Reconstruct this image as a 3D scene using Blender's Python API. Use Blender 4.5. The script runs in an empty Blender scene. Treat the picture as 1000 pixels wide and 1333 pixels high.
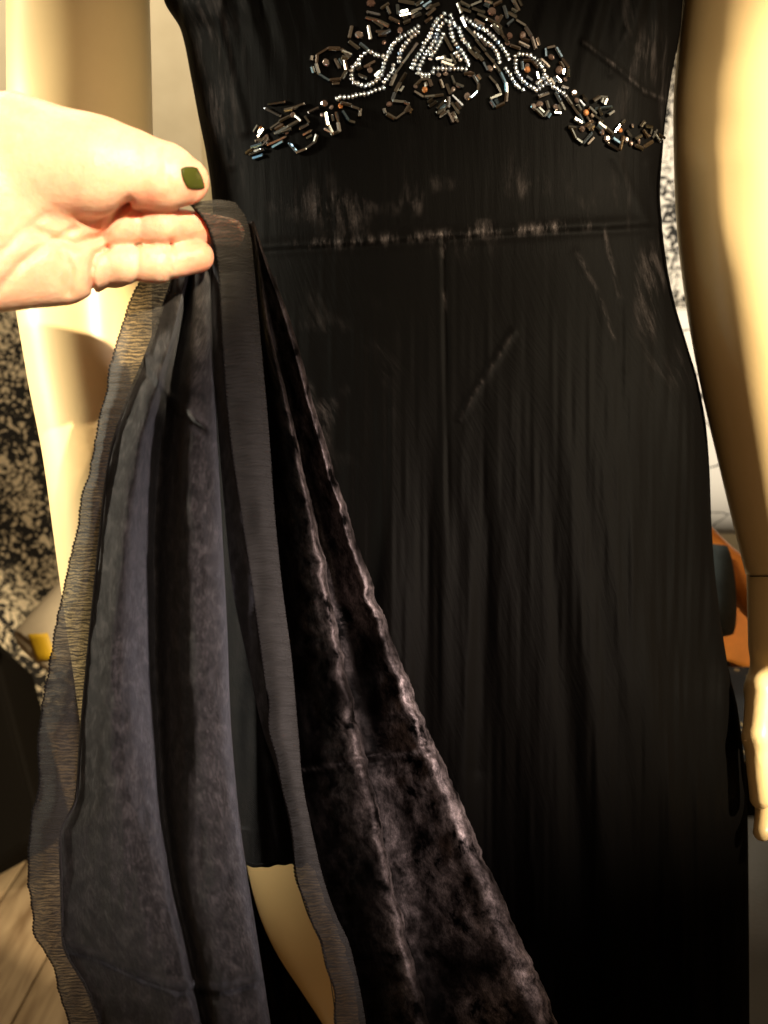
import bpy, math, random
import numpy as np
from mathutils import Vector, Matrix

random.seed(7); rng = np.random.default_rng(7)
scene = bpy.context.scene
COL = scene.collection

# ------------------------------------------------------------------ camera
F = 1240.0                                  # focal length in photo pixels (photo is 1000 x 1333)
CAM = np.array([0.0, -0.62, 1.0]); PITCH = math.radians(12)
RIGHT = np.array([1.0, 0, 0]); FWD = np.array([0, math.cos(PITCH), -math.sin(PITCH)])
UP = np.array([0, math.sin(PITCH), math.cos(PITCH)])
cam_data = bpy.data.cameras.new('camera'); cam = bpy.data.objects.new('camera', cam_data)
COL.objects.link(cam); scene.camera = cam
cam.location = CAM; cam.rotation_euler = (math.pi/2 - PITCH, 0, 0)
cam_data.sensor_fit = 'HORIZONTAL'; cam_data.sensor_width = 36; cam_data.lens = 36*F/1000
cam_data.clip_start = 0.01; cam_data.clip_end = 50
cam_data.dof.use_dof = True; cam_data.dof.focus_distance = 0.585
cam_data.dof.aperture_fstop = (cam_data.lens/1000)/0.0036

def P(x, y, d):
    """photo direction (x, y) at depth d metres in front of the lens -> world point"""
    x, y, d = np.broadcast_arrays(np.asarray(x, float), np.asarray(y, float), np.asarray(d, float))
    return (CAM + d[..., None]*(FWD + ((x-500)/F)[..., None]*RIGHT - ((y-666.5)/F)[..., None]*UP))
def V(x, y, d): return Vector(P(x, y, d).tolist())

# ------------------------------------------------------------------ world and lamps
world = bpy.data.worlds.new('World'); scene.world = world; world.use_nodes = True
bg = world.node_tree.nodes['Background']
bg.inputs[0].default_value = (1.0, 0.64, 0.33, 1); bg.inputs[1].default_value = 0.15

def spot(name, loc, target, power, color, angle, blend, radius):
    l = bpy.data.lights.new(name, 'SPOT'); o = bpy.data.objects.new(name, l); COL.objects.link(o)
    o.location = loc; o.rotation_euler = (Vector(target)-Vector(loc)).to_track_quat('-Z', 'Y').to_euler()
    l.energy = power; l.color = color; l.spot_size = math.radians(angle); l.spot_blend = blend
    l.shadow_soft_size = radius
    return o
def area(name, loc, target, power, color, sx, sy):
    l = bpy.data.lights.new(name, 'AREA'); o = bpy.data.objects.new(name, l); COL.objects.link(o)
    o.location = loc; o.rotation_euler = (Vector(target)-Vector(loc)).to_track_quat('-Z', 'Y').to_euler()
    l.energy = power; l.color = color; l.shape = 'RECTANGLE'; l.size = sx; l.size_y = sy
    return o
WARM = (1.0, 0.84, 0.58)
# sun beam on the hand, window at the left, sun from the right, added spots on beads, fold and panel, added wash on the far wall
spot('lamp_hand', (0.59, -1.445, 1.687), V(62, 268, 0.45), 340, (1.0, 0.80, 0.52), 6.6, 0.25, 0.015)
spot('lamp_left', (-1.95, -0.10, 1.55), V(20, 400, 0.66), 460, (1.0, 0.93, 0.72), 17, 0.3, 0.15)
spot('lamp_sky', (-1.6, -0.75, 0.95), V(190, 760, 0.52), 15, (0.30, 0.78, 0.90), 13, 0.7, 0.3)
spot('lamp_right', (1.77, -0.97, 1.75), V(1165, 460, 0.66), 820, WARM, 17, 0.2, 0.05)
spot('fill_beads', (0.62, -1.6, 1.75), V(585, 80, 0.60), 260, WARM, 10.5, 0.5, 0.14)  # added spot, narrowed to make the beads sparkle
spot('fill_fold', (0.92, -1.08, 1.15), V(545, 860, 0.53), 250, (1.0, 0.84, 0.80), 14, 0.6, 0.12)  # added spot that brings out highlights on the velvet fold
spot('fill_panel', (0.50, -1.5, 1.25), V(180, 900, 0.50), 20, (1.0, 0.80, 0.64), 13, 0.6, 0.05)  # added spot that lights the ridges of the lifted panel
spot('lamp_corner', (1.6, -0.9, 2.3), V(905, 400, 2.0), 420, (1.0, 0.90, 0.74), 22, 0.5, 0.05)
area('fill_wall', (-0.7, 0.75, 2.5), (-0.6, 1.6, 1.0), 26, (1.0, 0.86, 0.62), 0.6, 0.3)  # added wash that brightens the background behind the left arm

scene.view_settings.view_transform = 'Standard'; scene.view_settings.look = 'None'
scene.view_settings.exposure = 0.0; scene.view_settings.gamma = 1.0
scene.render.engine = 'CYCLES'
scene.cycles.use_denoising = True
scene.cycles.max_bounces = 8; scene.cycles.transparent_max_bounces = 16
scene.cycles.sample_clamp_indirect = 6

# ------------------------------------------------------------------ materials
def new_mat(name):
    m = bpy.data.materials.new(name); m.use_nodes = True
    nt = m.node_tree; return m, nt, nt.nodes['Principled BSDF'], nt.nodes['Material Output']
def N(nt, t, **kw):
    n = nt.nodes.new(t)
    for k, v in kw.items():
        if k.startswith('i_'):
            key = k[2:]
            key = int(key) if key.isdigit() else key.replace('_', ' ')
            n.inputs[key].default_value = v
        else: setattr(n, k, v)
    return n
def L(nt, a, b): nt.links.new(a, b)
def ramp(nt, src, stops):
    r = nt.nodes.new('ShaderNodeValToRGB'); L(nt, src, r.inputs[0])
    e = r.color_ramp.elements
    while len(e) < len(stops): e.new(0.5)
    for i, (p, c) in enumerate(stops):
        e[i].position = p; e[i].color = (*c, 1) if len(c) == 3 else c
    return r
def mapping(nt, scale, uv=True, rot=(0, 0, 0)):
    tc = nt.nodes.new('ShaderNodeTexCoord'); mp = nt.nodes.new('ShaderNodeMapping')
    mp.inputs['Scale'].default_value = scale; mp.inputs['Rotation'].default_value = rot
    L(nt, tc.outputs['UV' if uv else 'Object'], mp.inputs[0]); return mp
def math_n(nt, op, a, b=None, clamp=False):
    n = nt.nodes.new('ShaderNodeMath'); n.operation = op; n.use_clamp = clamp
    for i, v in enumerate((a, b)):
        if v is None: continue
        if isinstance(v, (int, float)): n.inputs[i].default_value = v
        else: L(nt, v, n.inputs[i])
    return n.outputs[0]

def velvet(name, base=(0.0009, 0.0007, 0.0006), tint=(0.95, 0.78, 0.74), sheen=0.5, sheen_gain=1.0, floor=0.05, soft=(0.47, 0.66), bump=0.35, grain=(120, 30)):
    """black silk velvet; the vertex attribute 'crush' raises sheen: disturbed pile, plus highlights put on creases and fold crests"""
    m, nt, b, out = new_mat(name)
    b.inputs['Base Color'].default_value = (*base, 1); b.inputs['Roughness'].default_value = 0.62
    b.inputs['Specular IOR Level'].default_value = 0.02
    b.inputs['Sheen Roughness'].default_value = 0.28
    at = N(nt, 'ShaderNodeAttribute', attribute_name='crush_sheen')
    crush_sheen = at.outputs['Fac']
    # streaks along the pile
    st = N(nt, 'ShaderNodeTexNoise', i_Scale=1.0, i_Detail=5.0, i_Roughness=0.6); L(nt, mapping(nt, (420, 34, 1)).outputs[0], st.inputs['Vector'])
    # crushed patches
    c1 = N(nt, 'ShaderNodeTexNoise', i_Scale=1.0, i_Detail=5.0, i_Roughness=0.68, i_Distortion=0.25)
    L(nt, mapping(nt, (*grain, 1)).outputs[0], c1.inputs['Vector'])
    fine = N(nt, 'ShaderNodeTexNoise', i_Scale=1.0, i_Detail=3.0, i_Roughness=0.7); L(nt, mapping(nt, (1500, 520, 1)).outputs[0], fine.inputs['Vector'])
    patch = ramp(nt, c1.outputs[0], [(soft[0], (0, 0, 0)), (soft[1], (1, 1, 1))])
    mid = N(nt, 'ShaderNodeTexNoise', i_Scale=1.0, i_Detail=4.0, i_Roughness=0.75); L(nt, mapping(nt, (grain[0]*3.2, grain[1]*2.6, 1)).outputs[0], mid.inputs['Vector'])
    md_ = ramp(nt, mid.outputs[0], [(0.36, (0.28, 0.28, 0.28)), (0.60, (1, 1, 1))])
    pc = math_n(nt, 'MULTIPLY', math_n(nt, 'MULTIPLY', patch.outputs[0], md_.outputs[0]), crush_sheen)
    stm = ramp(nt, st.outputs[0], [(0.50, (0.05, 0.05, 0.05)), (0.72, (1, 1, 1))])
    sw = math_n(nt, 'MULTIPLY', math_n(nt, 'ADD', math_n(nt, 'MULTIPLY', pc, 1.0*sheen_gain), floor), stm.outputs[0], True)
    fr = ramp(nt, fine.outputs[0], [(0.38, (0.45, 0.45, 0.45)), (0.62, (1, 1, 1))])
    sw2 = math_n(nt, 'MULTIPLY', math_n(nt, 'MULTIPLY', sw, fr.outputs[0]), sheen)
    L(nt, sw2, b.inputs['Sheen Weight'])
    b.inputs['Sheen Tint'].default_value = (*tint, 1)
    b1 = N(nt, 'ShaderNodeBump', i_Strength=0.42, i_Distance=0.0008); L(nt, st.outputs[0], b1.inputs['Height'])
    c2 = N(nt, 'ShaderNodeTexNoise', i_Scale=1.0, i_Detail=2.0, i_Roughness=0.5); L(nt, mapping(nt, (110, 60, 1)).outputs[0], c2.inputs['Vector'])
    b2 = N(nt, 'ShaderNodeBump', i_Distance=0.006); L(nt, c2.outputs[0], b2.inputs['Height'])
    L(nt, math_n(nt, 'MULTIPLY', crush_sheen, bump), b2.inputs['Strength']); L(nt, b1.outputs[0], b2.inputs['Normal'])
    b3 = N(nt, 'ShaderNodeBump', i_Strength=0.35, i_Distance=0.0004); L(nt, fine.outputs[0], b3.inputs['Height']); L(nt, b2.outputs[0], b3.inputs['Normal'])
    L(nt, b3.outputs[0], b.inputs['Normal'])
    # laid-over pile throws light like brushed silk
    g = N(nt, 'ShaderNodeBsdfAnisotropic', i_Roughness=0.70); g.inputs['Color'].default_value = (0.64, 0.54, 0.52, 1)
    L(nt, b3.outputs[0], g.inputs['Normal'])
    mx = N(nt, 'ShaderNodeMixShader'); L(nt, b.outputs[0], mx.inputs[1]); L(nt, g.outputs[0], mx.inputs[2])
    L(nt, math_n(nt, 'MULTIPLY', math_n(nt, 'MULTIPLY', pc, fr.outputs[0]), 0.34*sheen_gain), mx.inputs[0])
    L(nt, mx.outputs[0], out.inputs[0])
    return m

def velvet_back(name, col=(0.030, 0.027, 0.027)):
    m, nt, b, out = new_mat(name)
    mp = mapping(nt, (1, 1, 1))
    n1 = N(nt, 'ShaderNodeTexNoise', i_Scale=420.0, i_Detail=5.0, i_Roughness=0.8)
    L(nt, mapping(nt, (1.6, 0.55, 1), rot=(0, 0, 0.5)).outputs[0], n1.inputs['Vector'])
    n2 = N(nt, 'ShaderNodeTexNoise', i_Scale=110.0, i_Detail=3.0, i_Distortion=0.6); L(nt, mp.outputs[0], n2.inputs['Vector'])
    wv = N(nt, 'ShaderNodeTexWave', i_Scale=520.0, i_Distortion=1.5, i_Detail=1.0, bands_direction='DIAGONAL'); L(nt, mp.outputs[0], wv.inputs['Vector'])
    mixv = math_n(nt, 'ADD', math_n(nt, 'MULTIPLY', n1.outputs[0], 0.6), math_n(nt, 'MULTIPLY', n2.outputs[0], 0.4))
    r = ramp(nt, mixv, [(0.38, tuple(c*0.30 for c in col)), (0.51, col), (0.64, tuple(c*2.6 for c in col))])
    L(nt, r.outputs[0], b.inputs['Base Color'])
    b.inputs['Roughness'].default_value = 0.85; b.inputs['Specular IOR Level'].default_value = 0.15
    b.inputs['Sheen Weight'].default_value = 0.12; b.inputs['Sheen Roughness'].default_value = 0.4
    b.inputs['Sheen Tint'].default_value = (0.8, 0.85, 1.0, 1)
    h = math_n(nt, 'ADD', math_n(nt, 'MULTIPLY', wv.outputs[0], 0.35), mixv)
    bp = N(nt, 'ShaderNodeBump', i_Strength=1.0, i_Distance=0.0010); L(nt, h, bp.inputs['Height'])
    L(nt, bp.outputs[0], b.inputs['Normal'])
    return m

def chiffon(name, opacity=0.87, col=(0.026, 0.024, 0.022)):
    m, nt, b, out = new_mat(name)
    wv = N(nt, 'ShaderNodeTexWave', i_Scale=1.0, i_Distortion=13.0, i_Detail=5.0, bands_direction='Y')
    wv.inputs['Detail Scale'].default_value = 0.8; wv.inputs['Detail Roughness'].default_value = 0.65
    L(nt, mapping(nt, (95, 165, 1)).outputs[0], wv.inputs['Vector'])
    ns = N(nt, 'ShaderNodeTexNoise', i_Scale=1.0, i_Detail=3.0); L(nt, mapping(nt, (120, 900, 1)).outputs[0], ns.inputs['Vector'])
    weave = N(nt, 'ShaderNodeTexNoise', i_Scale=2600.0, i_Detail=1.0); L(nt, mapping(nt, (1, 1, 1)).outputs[0], weave.inputs['Vector'])
    h = math_n(nt, 'ADD', math_n(nt, 'MULTIPLY', wv.outputs[0], 0.35), math_n(nt, 'MULTIPLY', ns.outputs[0], 0.95))
    r = ramp(nt, h, [(0.3, tuple(c*0.7 for c in col)), (0.9, tuple(c*1.4 for c in col))])
    L(nt, r.outputs[0], b.inputs['Base Color']); b.inputs['Roughness'].default_value = 0.7
    b.inputs['Specular IOR Level'].default_value = 0.2
    b.inputs['Sheen Weight'].default_value = 0.15
    bp = N(nt, 'ShaderNodeBump', i_Strength=0.6, i_Distance=0.0007); L(nt, h, bp.inputs['Height']); L(nt, bp.outputs[0], b.inputs['Normal'])
    tl = N(nt, 'ShaderNodeBsdfTranslucent'); tl.inputs[0].default_value = (0.10, 0.085, 0.06, 1)
    m1 = N(nt, 'ShaderNodeMixShader', i_0=0.12); L(nt, b.outputs[0], m1.inputs[1]); L(nt, tl.outputs[0], m1.inputs[2])
    tr = N(nt, 'ShaderNodeBsdfTransparent')
    m2 = N(nt, 'ShaderNodeMixShader'); L(nt, tr.outputs[0], m2.inputs[1]); L(nt, m1.outputs[0], m2.inputs[2])
    op = math_n(nt, 'ADD', math_n(nt, 'MULTIPLY', math_n(nt, 'SUBTRACT', 0.62, h), 0.55), opacity, True)
    op2 = math_n(nt, 'ADD', op, math_n(nt, 'MULTIPLY', math_n(nt, 'SUBTRACT', weave.outputs[0], 0.5), 0.5), True)
    L(nt, op2, m2.inputs[0]); L(nt, m2.outputs[0], out.inputs[0])
    return m

def plain(name, col, rough=0.5, spec=0.5, metal=0.0, bump=None, var=None, sss=0.0):
    m, nt, b, out = new_mat(name)
    b.inputs['Base Color'].default_value = (*col, 1); b.inputs['Roughness'].default_value = rough
    b.inputs['Specular IOR Level'].default_value = spec; b.inputs['Metallic'].default_value = metal
    if var or bump:
        tc = nt.nodes.new('ShaderNodeTexCoord')
        ns = N(nt, 'ShaderNodeTexNoise', i_Scale=(var or bump)[0], i_Detail=5.0, i_Roughness=0.6); L(nt, tc.outputs['Object'], ns.inputs['Vector'])
        if var:
            r = ramp(nt, ns.outputs[0], [(0.3, tuple(c*(1-var[1]) for c in col)), (0.7, tuple(min(1, c*(1+var[1])) for c in col))])
            L(nt, r.outputs[0], b.inputs['Base Color'])
        if bump:
            n2 = N(nt, 'ShaderNodeTexNoise', i_Scale=bump[0], i_Detail=4.0); L(nt, tc.outputs['Object'], n2.inputs['Vector'])
            bp = N(nt, 'ShaderNodeBump', i_Strength=bump[1], i_Distance=bump[2]); L(nt, n2.outputs[0], bp.inputs['Height']); L(nt, bp.outputs[0], b.inputs['Normal'])
    if sss:
        b.inputs['Subsurface Weight'].default_value = sss
        b.inputs['Subsurface Radius'].default_value = (0.012, 0.005, 0.003); b.inputs['Subsurface Scale'].default_value = 0.5
    return m

def bead_mat(name, stops, rough=0.12, metal=0.9, island=False):
    m, nt, b, out = new_mat(name)
    if island: src = N(nt, 'ShaderNodeNewGeometry').outputs['Random Per Island']
    else: src = N(nt, 'ShaderNodeObjectInfo').outputs['Random']
    r = ramp(nt, src, stops); L(nt, r.outputs[0], b.inputs['Base Color'])
    b.inputs['Metallic'].default_value = metal; b.inputs['Roughness'].default_value = rough
    return m

M = {}
M['velvet'] = velvet('black_velvet')
M['velvet_fold'] = velvet('crushed_black_velvet', sheen=1.0, sheen_gain=2.0, floor=0.20, soft=(0.38, 0.66), bump=0.34, grain=(80, 55), tint=(1.0, 0.86, 0.83))
M['reverse'] = velvet_back('velvet_reverse')
M['facing'] = velvet_back('facing_reverse', (0.030, 0.030, 0.036))
M['lining'] = velvet_back('lining_cloth', (0.005, 0.004, 0.004))
M['chiffon'] = chiffon('black_chiffon')
M['thread'] = plain('black_thread', (0.006, 0.005, 0.005), 0.8, 0.1)
M['mannequin'] = plain('cream_mannequin', (0.82, 0.60, 0.30), 0.34, 0.45, var=(9, 0.05), bump=(260, 0.06, 0.0006))
M['skin'] = plain('skin', (0.80, 0.50, 0.37), 0.45, 0.4, var=(70, 0.13), bump=(420, 0.45, 0.0009), sss=0.6)
nt = M['skin'].node_tree; b = nt.nodes['Principled BSDF']; src = b.inputs['Base Color'].links[0].from_socket
mxs = N(nt, 'ShaderNodeMixRGB'); L(nt, src, mxs.inputs[1]); mxs.inputs[2].default_value = (0.74, 0.27, 0.18, 1)
L(nt, math_n(nt, 'MULTIPLY', N(nt, 'ShaderNodeAttribute', attribute_name='blush').outputs['Fac'], 0.75), mxs.inputs[0]); L(nt, mxs.outputs[0], b.inputs['Base Color'])
M['nail'] = plain('green_polish', (0.050, 0.058, 0.010), 0.12, 0.5, bump=(300, 0.1, 0.0004))
M['bugle'] = bead_mat('gunmetal_bead', [(0.0, (0.16, 0.16, 0.15)), (0.4, (0.45, 0.47, 0.46)), (0.8, (0.30, 0.24, 0.20)), (1.0, (0.30, 0.50, 0.72))], 0.17, metal=1.0)
M['seed'] = bead_mat('silver_seed', [(0.0, (0.42, 0.50, 0.60)), (0.5, (0.66, 0.72, 0.80)), (0.8, (0.55, 0.48, 0.44)), (1.0, (0.25, 0.38, 0.60))], 0.24, island=True)
M['stone'] = bead_mat('rose_stone', [(0.0, (0.50, 0.34, 0.30)), (0.5, (0.70, 0.60, 0.57)), (0.8, (0.40, 0.25, 0.21)), (1.0, (0.60, 0.54, 0.54))], 0.08, metal=0.95)
M['amber'] = bead_mat('amber_stone', [(0.0, (0.40, 0.15, 0.05)), (1.0, (0.50, 0.22, 0.10))], 0.10, metal=0.6)

# ------------------------------------------------------------------ mesh helpers
def tag(o, label=None, cat=None, group=None, kind=None):
    if label: o['label'] = label
    if cat: o['category'] = cat
    if group: o['group'] = group
    if kind: o['kind'] = kind
    return o
def empty(name, loc):
    o = bpy.data.objects.new(name, None); COL.objects.link(o); o.location = loc
    o.empty_display_size = 0.02; return o
def link(name, me, mat, parent=None):
    if mat is not None: me.materials.append(mat)
    o = bpy.data.objects.new(name, me); COL.objects.link(o)
    if parent is not None:
        o.parent = parent; o.matrix_parent_inverse = Matrix.Translation(-Vector(parent.location))
    return o
def mesh_np(name, verts, faces, uv=None, attr=None, smooth=True):
    """verts (n,3), faces (m,k) uniform polygon size, uv per vertex (n,2)"""
    verts = np.asarray(verts, np.float32).reshape(-1, 3); faces = np.asarray(faces, np.int32)
    me = bpy.data.meshes.new(name); k = faces.shape[1]
    me.vertices.add(len(verts)); me.vertices.foreach_set('co', verts.ravel())
    me.loops.add(faces.size); me.loops.foreach_set('vertex_index', faces.ravel())
    me.polygons.add(len(faces)); me.polygons.foreach_set('loop_start', np.arange(0, faces.size, k, dtype=np.int32))
    me.polygons.foreach_set('loop_total', np.full(len(faces), k, np.int32))
    me.polygons.foreach_set('use_smooth', np.full(len(faces), smooth, bool))
    if uv is not None:
        l = me.uv_layers.new(name='UVMap'); l.data.foreach_set('uv', np.asarray(uv, np.float32)[faces.ravel()].ravel())
    if attr:
        for kx, a in attr.items():
            t = me.attributes.new(kx, 'FLOAT', 'POINT'); t.data.foreach_set('value', np.asarray(a, np.float32).ravel())
    me.update(); me.validate(); return me
def grid_faces(R, C, wrap=False):
    i = np.arange(R*C).reshape(R, C)
    if wrap: i = np.concatenate([i, i[:, :1]], 1)
    return np.stack([i[:-1, :-1], i[1:, :-1], i[1:, 1:], i[:-1, 1:]], -1).reshape(-1, 4)
def arc_uv(pts):
    """metric cloth coordinates: u across measured from the middle column, v along the rows"""
    du = np.linalg.norm(np.diff(pts, axis=1), axis=2); u = np.concatenate([np.zeros((pts.shape[0], 1)), np.cumsum(du, 1)], 1)
    mid = u.shape[1]//2; u = u - u[:, mid:mid+1]
    dv = np.linalg.norm(np.diff(pts[:, mid], axis=0), axis=1); v = np.concatenate([[0], np.cumsum(dv)])
    return np.stack([u, np.broadcast_to(-v[:, None], u.shape)], -1)
def grid_obj(name, pts, mat, parent, crush_sheen=None, uv=None):
    R, C = pts.shape[:2]
    uv = arc_uv(pts) if uv is None else uv
    me = mesh_np(name, pts.reshape(-1, 3), grid_faces(R, C), uv.reshape(-1, 2), {'crush_sheen': crush_sheen.ravel()} if crush_sheen is not None else None)
    return link(name, me, mat, parent)

def pchip(xk, yk, x):
    """smooth shape-preserving interpolation (monotone cubic); yk may have trailing dims"""
    xk = np.asarray(xk, float); yk = np.asarray(yk, float); x = np.clip(np.asarray(x, float), xk[0], xk[-1])
    h = np.diff(xk); dlt = np.diff(yk)/h
    d = np.zeros_like(yk)
    for i in range(1, len(xk)-1):
        if dlt[i-1]*dlt[i] > 0:
            w1 = 2*h[i]+h[i-1]; w2 = h[i]+2*h[i-1]
            d[i] = (w1+w2)/(w1/dlt[i-1]+w2/dlt[i])
    d[0] = dlt[0]; d[-1] = dlt[-1]
    k = np.clip(np.searchsorted(xk, x)-1, 0, len(xk)-2)
    t = (x-xk[k])/h[k]
    return (yk[k]*(2*t**3-3*t**2+1) + d[k]*h[k]*(t**3-2*t**2+t) + yk[k+1]*(3*t**2-2*t**3) + d[k+1]*h[k]*(t**3-t**2))
def catmull(K, n):
    """K (..., m, c): smooth spline through m knots, n samples per span"""
    m = K.shape[-2]
    pad = np.concatenate([2*K[..., :1, :]-K[..., 1:2, :], K, 2*K[..., -1:, :]-K[..., -2:-1, :]], -2)
    out = []
    for i in range(m-1):
        p0, p1, p2, p3 = (pad[..., i+j:i+j+1, :] for j in range(4))
        t = np.linspace(0, 1, n, endpoint=(i == m-2))[:, None]
        out.append(0.5*((2*p1) + (p2-p0)*t + (2*p0-5*p1+4*p2-p3)*t**2 + (3*p1-p0-3*p2+p3)*t**3))
    return np.concatenate(out, -2)
def smooth_noise(n, amp, seed, knots):
    r = np.random.default_rng(seed); return amp*np.interp(np.linspace(0, knots, n), np.arange(knots+1), r.standard_normal(knots+1))
def vnoise(x, y, seed=0):
    """value noise on arrays"""
    r = np.random.default_rng(seed); T = r.random((64, 64))
    xi = np.floor(x).astype(int); yi = np.floor(y).astype(int); fx = x-xi; fy = y-yi
    fx = fx*fx*(3-2*fx); fy = fy*fy*(3-2*fy)
    g = lambda a, b: T[a % 64, b % 64]
    return (g(xi, yi)*(1-fx)*(1-fy)+g(xi+1, yi)*fx*(1-fy)+g(xi, yi+1)*(1-fx)*fy+g(xi+1, yi+1)*fx*fy)*2-1
def rails_sheet(rails, rows, per):
    """rails: list of key lists (x, y, d) running top to bottom; -> px, py, depth grids"""
    t = np.linspace(0, 1, rows); K = []
    for r in rails:
        r = np.array(r, float); y0, y1 = r[0, 1], r[-1, 1]; y = y0+(y1-y0)*t
        K.append(np.stack([pchip(r[:, 1], r[:, 0], y), y, pchip(r[:, 1], r[:, 2], y)], -1))
    K = np.stack(K, 1)
    G = catmull(K, per)
    return G[..., 0], G[..., 1], G[..., 2]
def seg_dist(px, py, pts):
    best = np.full(px.shape, 1e9)
    for (x0, y0), (x1, y1) in zip(pts[:-1], pts[1:]):
        dx, dy = x1-x0, y1-y0; t = np.clip(((px-x0)*dx+(py-y0)*dy)/(dx*dx+dy*dy), 0, 1)
        best = np.minimum(best, np.hypot(px-x0-t*dx, py-y0-t*dy))
    return best
def ridge(px, py, pts, w, h): return h*np.exp(-(seg_dist(px, py, pts)/w)**2)
def loft(rings):
    """rings (R, C, 3) closed loops -> verts, faces with end caps as fans"""
    R, C = rings.shape[:2]; v = rings.reshape(-1, 3); f = [tuple(q) for q in grid_faces(R, C, True)]
    return v, np.array(f)

# ================================================================== setting
WALL_D = 2.15
def wall_y(d): return CAM[1]+d*math.cos(PITCH)
m, nt, b, out = new_mat('wood_floor')
mp = mapping(nt, (1, 1, 1), uv=False)
wv = N(nt, 'ShaderNodeTexNoise', i_Scale=6.0, i_Detail=6.0, i_Distortion=0.5); L(nt, mapping(nt, (9, 1.2, 1), uv=False).outputs[0], wv.inputs['Vector'])
r = ramp(nt, wv.outputs[0], [(0.3, (0.16, 0.10, 0.05)), (0.7, (0.36, 0.26, 0.15))]); L(nt, r.outputs[0], b.inputs['Base Color'])
b.inputs['Roughness'].default_value = 0.45
M['floor'] = m
def box(name, lo, hi, mat, parent=None, bevel=0.0):
    lo, hi = np.array(lo, float), np.array(hi, float)
    v = [(x, y, z) for x in (lo[0], hi[0]) for y in (lo[1], hi[1]) for z in (lo[2], hi[2])]
    f = [(0, 1, 3, 2), (4, 6, 7, 5), (0, 4, 5, 1), (2, 3, 7, 6), (0, 2, 6, 4), (1, 5, 7, 3)]
    o = link(name, mesh_np(name, v, f, smooth=False), mat, parent)
    if bevel:
        md = o.modifiers.new('bevel', 'BEVEL'); md.width = bevel; md.segments = 3
        for p in o.data.polygons: p.use_smooth = True
    return o
fl = box('floor', (-3, -2.5, -0.05), (3, 2.4, 0), M['floor']); fl['kind'] = 'structure'
for i in range(9):                                      # boards in view beside the dress
    x0 = -1.05+i*0.13
    box('plank', (x0+0.0015, -0.2, -0.02), (x0+0.1285, 1.55, 0.006), M['floor'], fl, 0.002)
m, nt, b, out = new_mat('plaster')
ns = N(nt, 'ShaderNodeTexNoise', i_Scale=14.0, i_Detail=6.0); tc = N(nt, 'ShaderNodeTexCoord'); L(nt, tc.outputs['Object'], ns.inputs['Vector'])
r = ramp(nt, ns.outputs[0], [(0.3, (0.66, 0.57, 0.40)), (0.7, (0.74, 0.65, 0.47))]); L(nt, r.outputs[0], b.inputs['Base Color'])
b.inputs['Roughness'].default_value = 0.9
bp = N(nt, 'ShaderNodeBump', i_Strength=0.3, i_Distance=0.004); L(nt, ns.outputs[0], bp.inputs['Height']); L(nt, bp.outputs[0], b.inputs['Normal'])
M['plaster'] = m
yw = 1.62
wl = box('wall', (-3, yw, 0), (3, yw+0.1, 2.6), M['plaster']); wl['kind'] = 'structure'

def print_mat(name, dark, light, scale, thr, dist=2.5, invert=False):
    m, nt, b, out = new_mat(name)
    tc = N(nt, 'ShaderNodeTexCoord')
    n0 = N(nt, 'ShaderNodeTexNoise', i_Scale=scale*0.6, i_Detail=3.0); L(nt, tc.outputs['Object'], n0.inputs['Vector'])
    add = N(nt, 'ShaderNodeMixRGB', i_0=0.10); L(nt, tc.outputs['Object'], add.inputs[1]); L(nt, n0.outputs['Color'], add.inputs[2])
    vo = N(nt, 'ShaderNodeTexVoronoi', i_Scale=scale, feature='DISTANCE_TO_EDGE'); L(nt, add.outputs[0], vo.inputs['Vector'])
    n1 = N(nt, 'ShaderNodeTexNoise', i_Scale=scale*0.16, i_Detail=2.0); L(nt, tc.outputs['Object'], n1.inputs['Vector'])
    w = math_n(nt, 'MULTIPLY', ramp(nt, n1.outputs[0], [(0.38, (0, 0, 0)), (0.62, (1, 1, 1))]).outputs[0], thr*0.9)
    s = math_n(nt, 'SUBTRACT', vo.outputs['Distance'], math_n(nt, 'ADD', w, thr*0.45))
    r = ramp(nt, math_n(nt, 'ADD', math_n(nt, 'MULTIPLY', s, 14), 0.5), [(0.35, dark), (0.65, light)])
    L(nt, r.outputs[0], b.inputs['Base Color']); b.inputs['Roughness'].default_value = 0.85
    return m
M['print_dark'] = print_mat('dark_floral_print', (0.010, 0.008, 0.006), (0.70, 0.58, 0.39), 42, 0.16)
M['print_light'] = print_mat('line_floral_print', (0.012, 0.011, 0.010), (0.82, 0.77, 0.68), 40, 0.11)
M['curtain'] = plain('ribbed_cream_cloth', (0.62, 0.52, 0.33), 0.9, 0.2, var=(60, 0.08))
M['orange'] = plain('orange_leather', (0.85, 0.27, 0.04), 0.42, 0.5, var=(25, 0.2))
M['slate'] = plain('slate_cloth', (0.050, 0.065, 0.075), 0.8, 0.2, var=(60, 0.2))
M['leather'] = plain('dark_leather', (0.030, 0.027, 0.024), 0.38, 0.5, bump=(220, 0.25, 0.001))
M['dark'] = plain('black_upholstery', (0.005, 0.004, 0.003), 0.8, 0.02, bump=(120, 0.2, 0.001))
M['paper'] = plain('pale_bag', (0.30, 0.24, 0.16), 0.6, 0.3, var=(30, 0.08))
M['yellow'] = plain('yellow_print', (0.45, 0.27, 0.01), 0.5, 0.3)

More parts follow.
